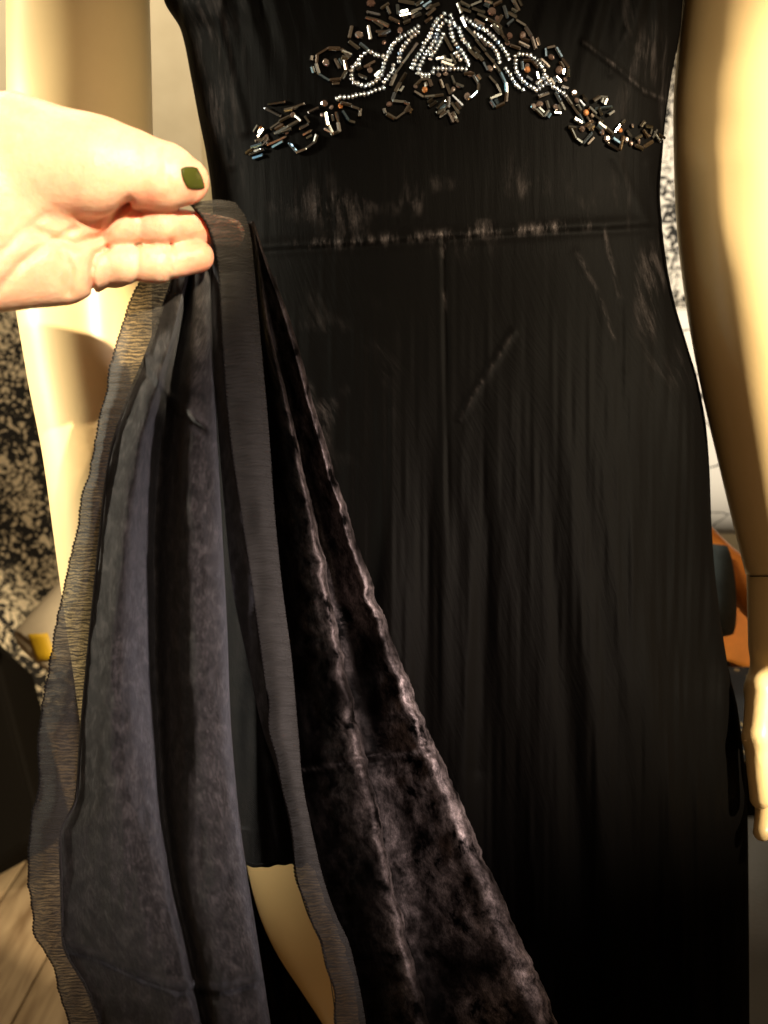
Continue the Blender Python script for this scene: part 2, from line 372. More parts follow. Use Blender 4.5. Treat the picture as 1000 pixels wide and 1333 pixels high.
def at_wall(x, y, off=0.0):
    """photo direction met with the plane of the far wall, off metres in front of it"""
    dr = FWD + (x-500)/F*RIGHT - (y-666.5)/F*UP; t = (yw-off-CAM[1])/dr[1]; return CAM+t*dr
def cloth_hanging(name, x0, x1, z0, z1, y, mat, waves, amp, seed):
    C, R = 80, 30; u = np.linspace(0, 1, C); v = np.linspace(0, 1, R)
    X = np.broadcast_to(x0+(x1-x0)*u, (R, C)); Z = np.broadcast_to((z1+(z0-z1)*v)[:, None], (R, C))
    Y = y - amp*(1+np.sin(u*waves*6.283+seed)*(0.6+0.4*np.sin(u*5+seed)))[None, :]*np.ones((R, 1)) - 0.01*v[:, None]
    o = grid_obj(name, np.stack([X, Y, Z], -1), mat, None)
    md = o.modifiers.new('thick', 'SOLIDIFY'); md.thickness = 0.004; return o
a = at_wall(0, 405); c = at_wall(85, 950)
o = cloth_hanging('printed_hanging', a[0]-0.5, -0.42, 0.02, a[2]+0.03, yw-0.03, M['print_dark'], 3, 0.012, 1.0)
tag(o, 'dark cloth with dense black and tan floral print hanging behind the left arm', 'curtain')
a = at_wall(192, 118)
o = cloth_hanging('ribbed_hanging', -0.40, -0.15, 0.02, a[2], yw-0.03, M['curtain'], 22, 0.004, 0.3)
tag(o, 'ribbed cream cloth hanging between the left arm and the bodice', 'curtain')
a = at_wall(850, 400); c = at_wall(960, 660)
o = cloth_hanging('printed_curtain', 0.40, 1.0, a[2], 1.95, yw-0.03, M['print_light'], 4, 0.008, 2.0)
tag(o, 'sunlit white curtain with black line floral print beside the right arm', 'curtain')

# ---- seat and cushions on the right
def sdf_round_box(p, c, h, r): 
    q = np.abs(p-c)-(np.asarray(h)-r); return np.linalg.norm(np.maximum(q, 0), axis=-1)+np.minimum(q.max(-1), 0)-r
def pillow(name, center, size, rot, mat, parent=None):
    n = 24; u = np.linspace(-1, 1, n); U, W = np.meshgrid(u, u)
    th = ((1-np.abs(U)**2.6)*(1-np.abs(W)**2.6))**0.45
    top = np.stack([U*size[0]/2*(1-0.07*W**2), W*size[1]/2*(1-0.07*U**2), th*size[2]/2], -1)
    bot = top*np.array([1, 1, -1])
    v = np.concatenate([top.reshape(-1, 3), bot.reshape(-1, 3)]); f = grid_faces(n, n); f2 = f[:, ::-1]+n*n
    Rm = np.array(Matrix.Rotation(rot[0], 3, 'X') @ Matrix.Identity(3)); Rz = np.array(Matrix.Rotation(rot[1], 3, 'Z'))
    v = v @ (Rz @ Rm).T + np.asarray(center)
    return link(name, mesh_np(name, v, np.concatenate([f, f2])), mat, parent)
# white settee back with printed cover
yb = 1.30
s = empty('settee', (0.75, yb, 0.0))
o = pillow('back_cushion', (0.78, yb, 0.78), (0.95, 0.46, 0.16), (math.radians(82), 0), print_mat('line_cover_print', (0.03, 0.028, 0.025), (0.80, 0.76, 0.68), 12, 0.03), s)
box('seat', (0.30, 0.86, 0.30), (1.25, yb-0.02, 0.42), M['slate'], s, 0.03)
box('frame', (0.28, 0.84, 0.10), (1.27, yb+0.10, 0.297), M['dark'], s, 0.01)
for lx in (0.33, 1.2):
    for ly in (0.9, 1.32): box('leg', (lx, ly, 0), (lx+0.04, ly+0.04, 0.10), M['dark'], s)
tag(s, 'settee with white line-printed back cushion and dark seat behind the right arm', 'sofa')
# orange chair in front of it
def tube(path, rad, n=14, flat=1.0):
    path = np.asarray(path, float); R = len(path); T = np.gradient(path, axis=0); T /= np.linalg.norm(T, axis=1)[:, None]
    ref = np.array([0, 1.0, 0.05]); A = np.cross(T, ref); A /= np.linalg.norm(A, axis=1)[:, None]; B = np.cross(T, A)
    th = np.linspace(0, 2*np.pi, n, endpoint=False); rad = np.broadcast_to(np.asarray(rad, float), (R,))
    rings = path[:, None]+rad[:, None, None]*(np.cos(th)[None, :, None]*A[:, None]+flat*np.sin(th)[None, :, None]*B[:, None])
    v = rings.reshape(-1, 3); f = grid_faces(R, n, True)
    v = np.concatenate([v, path[:1], path[-1:]]); i0, i1 = len(v)-2, len(v)-1
    caps = [(i0, (j+1) % n, j, j) for j in range(n)]+[(i1, (R-1)*n+j, (R-1)*n+(j+1) % n, (R-1)*n+(j+1) % n) for j in range(n)]
    return v, f, caps
def tube_obj(name, path, rad, mat, parent, n=14, flat=1.0):
    v, f, caps = tube(path, rad, n, flat)
    me = bpy.data.meshes.new(name)
    me.from_pydata(v.tolist(), [], [tuple(q) for q in f.tolist()]+[c[:3] for c in caps]); me.update()
    me.polygons.foreach_set('use_smooth', np.ones(len(me.polygons), bool))
    return link(name, me, mat, parent)
oc = empty('orange_chair', V(990, 900, 1.15) )
arm = catmull(np.array([P(895, 690, 1.15), P(925, 722, 1.14), P(965, 758, 1.12), P(1010, 805, 1.10), P(1060, 860, 1.08)]), 10)
tube_obj('armrest', arm, 0.024, M['orange'], oc, 16, 1.0)
pts = np.array([[P(928+120*u, 745+70*u+ (118-45*u)*v, 1.19-0.06*u) for u in np.linspace(0, 1, 12)] for v in np.linspace(0, 1, 10)])
o = grid_obj('side_panel', pts, M['orange'], oc); md = o.modifiers.new('t', 'SOLIDIFY'); md.thickness = 0.03
for px in (935, 1045): 
    p0 = P(px, 862, 1.17); tube_obj('leg', np.linspace(p0, p0*np.array([1, 1, 0]), 6), 0.014, M['dark'], oc)
tag(oc, 'orange chair with sloping rounded armrest beside the wrist of the right arm', 'chair')
o = pillow('slate_cushion', P(918, 770, 1.10), (0.07, 0.11, 0.05), (math.radians(75), 0.2), M['slate'])
tag(o, 'small slate blue cushion against the orange chair', 'cushion')
# patterned rug-like throw below
M['throw'] = print_mat('dark_blue_throw_print', (0.015, 0.018, 0.024), (0.30, 0.22, 0.11), 60, 0.30)
pts = np.array([[P(900+220*u, 868+118*v, 1.12-0.12*v) for u in np.linspace(0, 1, 14)] for v in np.linspace(0, 1, 10)])
o = grid_obj('patterned_throw', pts, M['throw'], None); md = o.modifiers.new('t', 'SOLIDIFY'); md.thickness = 0.01
tag(o, 'dark blue throw with beige pattern below the orange chair', 'throw')
# dark leather ottoman at lower right
c0 = P(1045, 1215, 0.98)
ot = empty('leather_ottoman', (c0[0], c0[1], 0))
box('cushion', (c0[0]-0.20, c0[1]-0.17, c0[2]-0.09), (c0[0]+0.28, c0[1]+0.24, c0[2]+0.01), M['leather'], ot, 0.035)
box('base', (c0[0]-0.19, c0[1]-0.16, 0.05), (c0[0]+0.27, c0[1]+0.23, c0[2]-0.093), M['leather'], ot, 0.012)
for lx in (-0.17, 0.23):
    for ly in (-0.14, 0.19): box('foot', (c0[0]+lx, c0[1]+ly, 0), (c0[0]+lx+0.03, c0[1]+ly+0.03, 0.05), M['dark'], ot)
tag(ot, 'dark leather ottoman below the mannequin hand at the lower right', 'ottoman')
# black seat and pale bag at lower left
a = P(-60, 1000, 1.62)
bs = empty('black_bench', (a[0], a[1], 0))
q = [P(-160, 700, 1.75), P(-5, 845, 1.72), P(52, 1065, 1.66), P(38, 1100, 1.66), P(-160, 1240, 1.60)]
q = np.array(q); qb = q+np.array([-0.02, 0.22, -0.14])
me = bpy.data.meshes.new('cover'); k = len(q)
me.from_pydata(np.concatenate([q, qb]).tolist(), [], [tuple(range(k)), tuple(range(2*k-1, k-1, -1))]+[(i, i+k, (i+1) % k+k, (i+1) % k) for i in range(k)]); me.update()
o = link('cover', me, M['dark'], bs); md = o.modifiers.new('b', 'BEVEL'); md.width = 0.015; md.segments = 3
tag(bs, 'black slanting upholstered seat at the far left edge beside the printed hanging', 'seat')
pb = empty('pale_pouch', P(75, 850, 1.45))
ax_ = catmull(np.array([P(150, 738, 1.50), P(105, 788, 1.47), P(70, 826, 1.45), P(50, 848, 1.44)]), 10)
tube_obj('body', np.concatenate([ax_, P([46, 43, 41], [852, 855, 857], [1.437, 1.436, 1.435])]), np.concatenate([np.linspace(.050, .046, len(ax_)), [.042, .033, .016]]), M['paper'], pb, 22)
lab = np.array([[P(36+26*u+12*v, 826-2*u+34*v, 1.396-0.004*math.sin(3.1*u)) for u in np.linspace(0, 1, 8)] for v in np.linspace(0, 1, 6)])
o = grid_obj('label', lab, M['yellow'], pb); md = o.modifiers.new('t', 'SOLIDIFY'); md.thickness = 0.002
tag(pb, 'pale soft pouch with a yellow mark left of the held skirt', 'pouch')

# ================================================================== mannequin
man = empty('mannequin', (0.04, 0.10, 0.0))
tag(man, 'cream mannequin with bare arms wearing the black velvet dress', 'mannequin')
def limb(name, keys, mat, parent, flat=0.92, rows=90, n=40, extra=None):
    """keys: (y, x_left, x_right, depth) silhouettes of a rounded limb"""
    k = np.array(keys, float); y = np.linspace(k[0, 0], k[-1, 0], rows)
    xl, xr, d = (pchip(k[:, 0], k[:, i], y) for i in (1, 2, 3))
    cx = (xl+xr)/2; rad = (xr-xl)/2/F*d
    th = np.linspace(0, 2*np.pi, n, endpoint=False)
    X = (cx-500)[:, None]/F*d[:, None]+rad[:, None]*np.sin(th); D = d[:, None]-flat*rad[:, None]*np.cos(th)
    PX = 500+F*X/D; PY = np.broadcast_to(y[:, None], PX.shape).copy()
    if extra is not None: D = D-extra(PX, PY, np.cos(th)[None, :])
    rings = P(500+F*X/D, PY, D)
    v = rings.reshape(-1, 3); f = grid_faces(rows, n, True).tolist()
    f += [list(range(n))[::-1], [(rows-1)*n+j for j in range(n)]]
    me = bpy.data.meshes.new(name); me.from_pydata(v.tolist(), [], f); me.update()
    me.polygons.foreach_set('use_smooth', np.ones(len(me.polygons), bool))
    return link(name, me, mat, parent)
o = limb('arm', [(-260, -15, 185, .70), (0, 13, 193, .70), (120, 14, 196, .695), (250, 16, 198, .69), (350, 20, 196, .685), (480, 38, 196, .68), (600, 60, 197, .67), (700, 73, 192, .665), (800, 86, 186, .66), (905, 101, 182, .66), (1000, 112, 184, .66), (1060, 118, 190, .66)], M['mannequin'], man)
def elbow(px, py, c):
    return 0.006*np.exp(-((px-918)/24)**2-((py-262)/85)**2)*np.clip(c, 0, 1)
ra = limb('arm', [(-260, 905, 1080, .70), (0, 892, 1072, .70), (60, 886, 1070, .70), (150, 880, 1068, .695), (220, 881, 1068, .69), (300, 885, 1070, .69), (400, 897, 1072, .69), (500, 915, 1074, .69), (600, 938, 1076, .69), (700, 962, 1078, .69), (748, 974, 1080, .69)], M['mannequin'], man, extra=elbow)
# ---- implicit surfaces (hands)
def to_cam(x, y, d): return np.array([(x-500)/F*d, -(y-666.5)/F*d, d])
def rcone(p, a, b, ra, rb, zs=1.0):
    """tapered capsule from a to b (camera space), flattened in depth by zs"""
    s = np.array([1, 1, 1/zs]); pa = (p-a)*s; ba = (b-a)*s
    h = np.clip((pa@ba)/(ba@ba), 0, 1); r = ra+(rb-ra)*h
    return np.linalg.norm(pa-h[..., None]*ba, axis=-1)-r
def smin(a, b, k):
    h = np.clip(0.5+0.5*(b-a)/k, 0, 1); return b+(a-b)*h-k*h*(1-h)
def surface_nets(fn, lo, hi, step):
    ax = [np.arange(lo[i], hi[i]+step, step) for i in range(3)]
    G = np.stack(np.meshgrid(*ax, indexing='ij'), -1).astype(np.float32)
    S = fn(G).astype(np.float32); n = S.shape
    ins = S < 0
    c = [ins[i:n[0]-1+i, j:n[1]-1+j, k:n[2]-1+k] for i in (0, 1) for j in (0, 1) for k in (0, 1)]
    cnt = sum(x.astype(np.int8) for x in c); act = (cnt > 0) & (cnt < 8)
    idx = -np.ones(act.shape, np.int64); cells = np.argwhere(act); idx[act] = np.arange(len(cells))
    acc = np.zeros((len(cells), 3)); num = np.zeros(len(cells))
    corners = [(i, j, k) for i in (0, 1) for j in (0, 1) for k in (0, 1)]
    for a in range(8):
        for b_ in range(a+1, 8):
            ca, cb = np.array(corners[a]), np.array(corners[b_])
            if np.abs(ca-cb).sum() != 1: continue
            sa = S[tuple((cells+ca).T)]; sb = S[tuple((cells+cb).T)]; m_ = (sa < 0) != (sb < 0)
            t = np.where(m_, sa/(sa-sb+1e-12), 0)[:, None]
            acc += np.where(m_[:, None], ca+(cb-ca)*t, 0); num += m_
    verts = np.array(lo)+(cells+acc/num[:, None])*step
    faces = []
    for axis in range(3):
        sh = [slice(None)]*3; sh2 = [slice(None)]*3; sh[axis] = slice(0, n[axis]-1); sh2[axis] = slice(1, n[axis])
        A, B = ins[tuple(sh)], ins[tuple(sh2)]; e = np.argwhere(A != B)
        u, w = [(1, 2), (2, 0), (0, 1)][axis]
        e = e[(e[:, u] > 0) & (e[:, w] > 0) & (e[:, u] < n[u]-1) & (e[:, w] < n[w]-1)]
        def cell(du, dw):
            q = e.copy(); q[:, u] -= du; q[:, w] -= dw; return idx[tuple(q.T)]
        quad = np.stack([cell(1, 1), cell(0, 1), cell(0, 0), cell(1, 0)], 1)
        flip = ~A[tuple(e.T)]
        quad[flip] = quad[flip][:, ::-1]; faces.append(quad)
    return verts, np.concatenate(faces)
def cam_to_world(v): return CAM+v[:, :1]*RIGHT+v[:, 1:2]*UP+v[:, 2:3]*FWD
def px2m(r, d): return r/F*d
def mannequin_hand_fn(sgn, ox, dy=0):
    d = .69
    q = lambda x, y, dd=d: to_cam(ox+sgn*(x-1025), y+dy, dd)
    R_ = lambda r: px2m(r, d)
    def fn(p):
        s = rcone(p, q(1026, 752), q(1022, 840), R_(52), R_(46), .8)
        s = smin(s, rcone(p, q(1016, 900), q(1020, 985), R_(46), R_(44), .62), .012)
        s = smin(s, rcone(p, q(990, 900, d-.012), q(976+8, 960, d-.02), R_(18), R_(16)), .010)
        s = smin(s, rcone(p, q(984, 960, d-.02), q(990, 1040, d-.018), R_(15), R_(13)), .004)
        for i, (fx, ln) in enumerate(((1000, 1092), (1024, 1110), (1046, 1104), (1064, 1085))):
            s = smin(s, rcone(p, q(fx, 990, d+.004), q(fx-2, 1050, d+.002), R_(15), R_(13.5)), .004)
            s = smin(s, rcone(p, q(fx-2, 1050, d+.002), q(fx-8, ln-8, d-.012), R_(13.5), R_(11)), .002)
        return s
    lo = np.minimum(q(930, 1140), q(1120, 1140)); lo[2] = d-.06
    hi = np.maximum(q(930, 745), q(1120, 745)); hi[2] = d+.06
    return fn, np.minimum(lo, hi), np.maximum(lo, hi)
fn, lo, hi = mannequin_hand_fn(1, 1025)
v, f = surface_nets(fn, lo, hi, 0.0022)
link('hand', mesh_np('hand', cam_to_world(v), f), M['mannequin'], ra)
# wrist joint: a thin dark gap ring
th = np.linspace(0, 2*np.pi, 40)
o = tube_obj('wrist_joint', np.array([P(1027+50.5*math.sin(t), 750, .69-0.9*px2m(52, .69)*math.cos(t)) for t in th]), 0.0005, M['thread'], ra, 6)
# leg seen under the hem, torso inside the dress
limb('leg', [(640, 320, 540, .74), (900, 300, 520, .745), (1060, 312, 520, .75), (1125, 322, 522, .76), (1190, 338, 526, .775), (1240, 360, 532, .79), (1290, 392, 542, .81), (1340, 424, 552, .83), (1500, 500, 590, .95), (1700, 520, 580, 1.12)], M['mannequin'], man)
limb('leg', [(640, 570, 820, .74), (900, 580, 800, .75), (1125, 600, 790, .78), (1340, 610, 750, .85), (1500, 610, 700, .96), (1700, 600, 670, 1.12)], M['mannequin'], man)
limb('torso', [(-250, 260, 860, .72), (0, 262, 840, .72), (150, 300, 830, .72), (260, 315, 815, .72), (400, 290, 840, .73), (560, 280, 850, .735), (660, 300, 840, .74)], M['mannequin'], man, flat=0.5)

# ================================================================== dress
dress = empty('dress', (0.04, 0.10, 0.0))
tag(dress, 'long black velvet dress with beaded waist, its skirt edge pulled aside', 'dress')
EDGE_L = np.array([(-160, 190), (0, 212), (40, 234), (100, 247), (150, 256), (200, 266), (250, 273), (310, 276), (400, 262), (500, 240), (600, 222), (800, 210), (1000, 200), (1420, 185)], float)
EDGE_R = np.array([(-160, 905), (0, 888), (40, 884), (100, 873), (150, 866), (200, 862), (250, 859), (300, 862), (350, 868), (400, 878), (450, 892), (500, 906), (560, 916), (620, 920), (680, 922), (740, 926), (800, 933), (860, 942), (920, 955), (980, 963), (1040, 968), (1120, 970), (1420, 972)], float)
DEP = np.array([(-160, .715, .105), (0, .715, .105), (120, .715, .100), (250, .715, .090), (330, .715, .093), (450, .72, .108), (600, .725, .118), (800, .73, .122), (1100, .745, .125), (1420, .765, .13)], float)
def ring_params(y):
    xl = pchip(EDGE_L[:, 0], EDGE_L[:, 1], y); xr = pchip(EDGE_R[:, 0], EDGE_R[:, 1], y)
    return xl, xr, pchip(DEP[:, 0], DEP[:, 1], y), pchip(DEP[:, 0], DEP[:, 2], y)
WAIST = [(270, 330), (385, 322), (470, 318), (540, 312), (640, 306), (720, 300), (800, 296), (868, 292)]
def relief(px, py):
    """how far the velvet stands out (metres) at a photo position"""
    h = np.zeros(np.broadcast(px, py).shape)
    wy = np.interp(px, [q[0] for q in WAIST], [q[1] for q in WAIST]); dy = py-wy
    h += 0.0012*np.exp(-((dy+5)/8)**2)*(1+0.5*vnoise(px/14, py*0, 3)) - 0.0011*np.exp(-((dy-4)/6)**2)
    h += -0.0008*np.exp(-((px-(577+0.02*(py-310)))/3.5)**2)*(py > 300)*np.clip((760-py)/120, 0, 1)+0.0004*np.exp(-((px-(571+0.02*(py-310)))/4)**2)*(py > 312)*np.clip((720-py)/120, 0, 1)
    h += ridge(px, py, [(598, 545), (625, 500), (650, 462), (668, 432)], 5, 0.0012)
    h += ridge(px, py, [(752, 330), (775, 375), (800, 440), (812, 480)], 8, 0.0008)
    h += ridge(px, py, [(786, 300), (796, 340), (806, 385)], 6, 0.0006)
    h += ridge(px, py, [(760, 55), (800, 85), (838, 118), (874, 133)], 5, 0.0011)
    h += ridge(px, py, [(815, 40), (802, 70), (795, 95)], 6, 0.0010)
    h += ridge(px, py, [(845, 215), (862, 300), (880, 400), (905, 500)], 6, 0.0012)
    h += ridge(px, py, [(800, 205), (818, 240), (850, 300)], 7, 0.0012)
    h += ridge(px, py, [(225, 40), (262, 130), (300, 215)], 7, 0.002)+ridge(px, py, [(280, 20), (300, 90), (318, 170)], 8, 0.0018)
    # gathers of the bodice and long soft folds of the skirt
    up = np.clip((190-py)/160, 0, 1); low = np.clip((py-470)/420, 0, 1)
    h += 0.0012*(1+1.2*np.clip((np.abs(px-560)-150)/100, 0, 1))*up*vnoise((px+0.25*py*np.sign(px-565))/17, py/160, 5)
    s = (px-578)/(1+0.0007*(py-310))
    h += low*(0.0075*vnoise(s/46, py/900, 11)+0.0035*vnoise(s/19, py/700, 12))
    h += low*(ridge(px, py, [(600, 560), (612, 700), (606, 900), (600, 1100), (596, 1400)], 12, 0.0035)-ridge(px, py, [(640, 640), (630, 800), (622, 1000)], 12, 0.0012))
    side = np.clip((np.abs(px-565)-180)/150, 0, 1)
    h += 0.0010*side*vnoise(px/8, py/150, 21)+0.00045*vnoise(px/6, py/90, 22)*np.clip((py-300)/200, 0.3, 1)
    return h
def dress_depth(px, py):
    """depth of the front of the dress under a photo position"""
    xl, xr, D0, b = ring_params(py); cx = (xl+xr)/2; a = (xr-xl)/2/F*D0*0.985; X0 = (cx-500)/F*D0
    d = D0-b
    for _ in range(12):
        s = np.clip(((px-500)/F*d-X0)/a, -0.998, 0.998); d = 0.5*d+0.5*(D0-b*(1-np.abs(s)**2.4)**(1/2.1))
    return d-relief(px, py)
rows, cols = 760, 640
y = np.linspace(-160, 1420, rows)
xl, xr, D0, bb = ring_params(y)
# front: image-left border of the front skirt recedes behind the lifted edge (the slit)
slit = pchip([-160, 250, 330, 420, 560, 700, 900, 1050, 1200, 1420], [-1, -1, -1, -.98, -.80, -.60, -.40, -.20, 0.02, 0.30], y)
u = np.linspace(0, 1, cols)
ang0 = np.arcsin(np.clip(slit, -1, 1)); ang = ang0[:, None]+(math.pi/2-ang0[:, None])*u
s = np.sin(ang); X0 = ((xl+xr)/2-500)/F*D0; a = (xr-xl)/2/F*D0*0.985
X = X0[:, None]+a[:, None]*s; D = D0[:, None]-bb[:, None]*np.maximum(1-np.abs(s)**2.4, 0)**(1/2.1)
PX = 500+F*X/D; PY = np.broadcast_to(y[:, None], PX.shape)
uvg = arc_uv(P(PX, PY, D))
D = D-relief(PX, PY)*np.clip((1-np.abs(s))*14, 0.25, 1)
pts = P(500+F*X/D, PY, D)
crush_sheen = 0.26*np.exp(-((PY-265)/42)**2)*np.exp(-((PX-530)/150)**2)*np.clip(0.2+1.2*vnoise(PX/45, PY/30, 81), 0, 1)+0.3*np.exp(-((PX-425)/55)**2-((PY-500)/75)**2)*np.clip(1.2*vnoise(PX/30, PY/30, 82), 0, 1)+0.13*np.clip(1.3*vnoise(PX/16, PY/70, 83), 0, 1)*np.clip((PX-790)/60, 0, 1)*np.clip((520-PY)/150, 0, 1)+0.12*np.clip((330-PX)/60, 0, 1)*np.clip((300-PY)/100, 0, 1)
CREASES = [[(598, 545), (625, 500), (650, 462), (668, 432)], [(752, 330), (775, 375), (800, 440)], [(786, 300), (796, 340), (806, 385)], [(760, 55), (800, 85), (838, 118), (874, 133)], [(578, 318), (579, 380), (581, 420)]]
for c_ in CREASES: crush_sheen = crush_sheen+ridge(PX, PY, c_, 2.5, 0.12)  # highlight lines put along the creases as extra sheen
crush_sheen = crush_sheen+0.3*np.exp(-((PY-np.interp(PX, [q_[0] for q_ in WAIST], [q_[1] for q_ in WAIST])+4)/6)**2)*np.clip((PX-370)/40, 0, 1)*np.clip((790-PX)/60, 0, 1)
iw = np.searchsorted(y, 306)
# bodice and skirt are cut apart at the waist seam
grid_obj('bodice', pts[:iw+1], M['velvet'], dress, crush_sheen[:iw+1], uvg[:iw+1])
grid_obj('skirt', pts[iw:], M['velvet'], dress, crush_sheen[iw:], uvg[iw:])
# back of the dress
th = np.linspace(math.pi/2, 1.5*math.pi, 70)
yb_ = np.linspace(-160, 1420, 120); xl, xr, D0, bb = ring_params(yb_)
a = (xr-xl)/2/F*D0*0.985; X0 = ((xl+xr)/2-500)/F*D0
X = X0[:, None]+a[:, None]*np.sin(th); D = D0[:, None]-bb[:, None]*np.cos(th)+0.006*np.clip((yb_[:, None]-450)/500, 0, 1)*np.sin(th*14)*np.cos(th)**2
grid_obj('skirt_back', P(500+F*X/D, np.broadcast_to(yb_[:, None], D.shape), D), M['velvet'], dress, np.full(D.shape, 0.1))

# ---- the lifted skirt edge: wrong side on the left
A0 = [(250, 300, .486), (228, 350, .488), (210, 400, .490), (191, 454, .492), (160, 530, .495), (140, 600, .498), (126, 720, .503), (119, 790, .507), (110, 880, .512), (103, 960, .516), (97, 1040, .52), (76, 1085, .523), (78, 1160, .527), (80, 1225, .53), (112, 1290, .532), (150, 1400, .535)]
A1 = [(254, 300, .482), (240, 350, .480), (226, 420, .478), (203, 500, .476), (176, 600, .475), (160, 720, .476), (152, 800, .478), (148, 900, .482), (148, 1000, .487), (155, 1100, .492), (172, 1200, .496), (190, 1270, .50), (215, 1400, .506)]
A2 = [(258, 300, .486), (250, 350, .490), (238, 420, .497), (222, 500, .504), (209, 600, .509), (203, 720, .512), (203, 850, .515), (208, 950, .517), (214, 1050, .515), (228, 1150, .510), (250, 1250, .508), (280, 1400, .512)]
A3 = [(264, 300, .481), (260, 350, .480), (256, 420, .480), (252, 500, .479), (248, 600, .478), (250, 720, .479), (254, 850, .482), (259, 950, .486), (266, 1050, .490), (280, 1150, .494), (298, 1250, .498), (318, 1400, .506)]
A4 = [(272, 300, .484), (274, 350, .486), (276, 420, .490), (280, 500, .493), (284, 600, .495), (289, 700, .497), (295, 820, .500), (299, 930, .504), (308, 1040, .508), (320, 1130, .511), (336, 1230, .515), (362, 1400, .522)]
A5 = [(270, 300, .50), (270, 350, .51), (272, 420, .525), (270, 500, .54), (272, 600, .55), (276, 700, .555), (282, 820, .56), (288, 930, .565), (296, 1040, .57), (305, 1130, .575), (320, 1230, .58), (345, 1400, .585)]
A1b = [(x-min(16, (y_-300)*.06), y_, d_-.010) for x, y_, d_ in A2]
A2b = [(x+min(18, (y_-300)*.06), y_, d_-.008) for x, y_, d_ in A2]
A2 = [(x, y_, d_+.013*min(1, (y_-300)/150)) for x, y_, d_ in A2]
px, py, d = rails_sheet([A0, A1, A1b, A2, A2b, A3, A4, A5], 520, 32)
hem = np.interp(px, [70, 95, 130, 180, 230, 290, 350], [1222, 1232, 1242, 1266, 1284, 1284, 1268])
uva = arc_uv(P(px, py, d))
d = d-0.0045*np.clip((hem-py)/6, 0, 1)*np.exp(-np.clip(hem-py, 0, 999)/70)+0.006*np.exp(-((py-hem-5)/6)**2)
d = d-ridge(px, py, [(189, 462), (203, 490), (222, 517), (248, 540), (271, 557)], 6, 0.0055)+ridge(px, py, [(196, 492), (214, 520), (240, 543), (262, 560)], 7, 0.003)
d = d+0.0022*vnoise(px/22, py/70, 31)+0.0012*vnoise(px/9, py/26, 32)
grid_obj('lifted_panel', P(px, py, d), M['reverse'], dress, None, uva)
def edge_at(keys, yy): 
    k = np.array(keys, float); return pchip(k[:, 1], k[:, 0], yy), pchip(k[:, 1], k[:, 2], yy)
# chiffon border along its outer edge
B0 = [(236, 296, .482), (205, 330, .484), (180, 368, .486), (165, 410, .488), (155, 440, .489), (135, 520, .492), (122, 580, .494), (110, 640, .496), (96, 705, .499), (84, 765, .502), (74, 820, .505), (56, 905, .510), (52, 960, .512), (51, 1018, .515), (42, 1060, .518), (35, 1117, .521), (41, 1168, .524), (44, 1210, .526), (60, 1240, .528), (78, 1289, .53), (112, 1400, .533)]
Bm = [(243, 296, .480), (216, 336, .482), (194, 380, .482), (182, 420, .482), (172, 450, .483), (146, 530, .487), (131, 600, .489), (112, 720, .495), (101, 790, .500), (86, 880, .505), (78, 960, .509), (74, 1040, .513), (56, 1085, .516), (60, 1160, .520), (62, 1225, .523), (94, 1290, .526), (130, 1400, .529)]
B2 = [(252, 296, .4825), (232, 345, .4835), (214, 400, .486), (196, 454, .487), (164, 530, .491), (143, 600, .494), (129, 720, .499), (122, 790, .503), (113, 880, .508), (106, 960, .512), (100, 1040, .516), (79, 1085, .519), (81, 1160, .523), (83, 1225, .526), (116, 1290, .528), (153, 1400, .531)]
px, py, d = rails_sheet([B0, Bm, B2], 560, 14)
d = d+0.0008*vnoise(px/30, py/5.0, 41)+0.0016*vnoise(px/18, py/40, 42)
ed_ = np.linspace(1, 0, px.shape[1])[None, :]
px = px+ed_*(2.2*vnoise(py/34, py*0, 43)+1.0*vnoise(py/9, py*0, 44))
ch1 = grid_obj('chiffon_border', P(px, py, d), M['chiffon'], dress)
def picot(parent, X, Y, Dp, step):
    """tiny thread loops along a border"""
    p = P(X, Y, Dp); L_ = np.concatenate([[0], np.cumsum(np.linalg.norm(np.diff(p, axis=0), axis=1))])
    q = np.arange(0, L_[-1], step/3); path = np.stack([np.interp(q, L_, p[:, i]) for i in range(3)], -1)
    path = path+RIGHT*(0.0005*np.sin(np.arange(len(q))*2*np.pi/3))[:, None]
    return tube_obj('edging', path, 0.0003+0.0003*(np.arange(len(q)) % 3 == 0), M['thread'], parent, 5)
picot(ch1, px[:, 0], py[:, 0], d[:, 0], 0.0022)
# seam between chiffon and velvet
yy = np.linspace(470, 1290, 120); sx, sd = edge_at(A0, yy)
tube_obj('seam', P(sx+2.5, yy, sd-0.004), 0.0006, M['reverse'], dress, 6)

# ---- right-hand edge: folded facing, chiffon border, crushed velvet outside
C0 = [(266, 292, .480), (274, 350, .484), (277, 450, .490), (284, 560, .496), (292, 660, .502), (302, 760, .507), (322, 860, .512), (342, 950, .516), (362, 1010, .519), (378, 1080, .522), (386, 1140, .525), (400, 1190, .528), (420, 1230, .53), (446, 1400, .536)]
C1 = [(246, 264, .450), (262, 280, .4535), (273, 300, .458), (281, 328, .466), (285, 360, .475), (290, 450, .481), (299, 560, .486), (313, 660, .491), (328, 760, .496), (342, 860, .501), (353, 950, .506), (364, 1010, .509), (379, 1080, .513), (387, 1140, .517), (402, 1190, .520), (421, 1230, .522), (448, 1400, .53)]
C1b = [(283, 260, .453), (296, 280, .458), (302, 300, .463), (307, 328, .470), (310, 360, .476), (318, 450, .481), (326, 560, .486), (337, 660, .490), (348, 760, .495), (358, 860, .499), (368, 950, .503), (378, 1010, .506), (392, 1080, .510), (402, 1140, .514), (419, 1190, .517), (437, 1230, .519), (468, 1400, .528)]
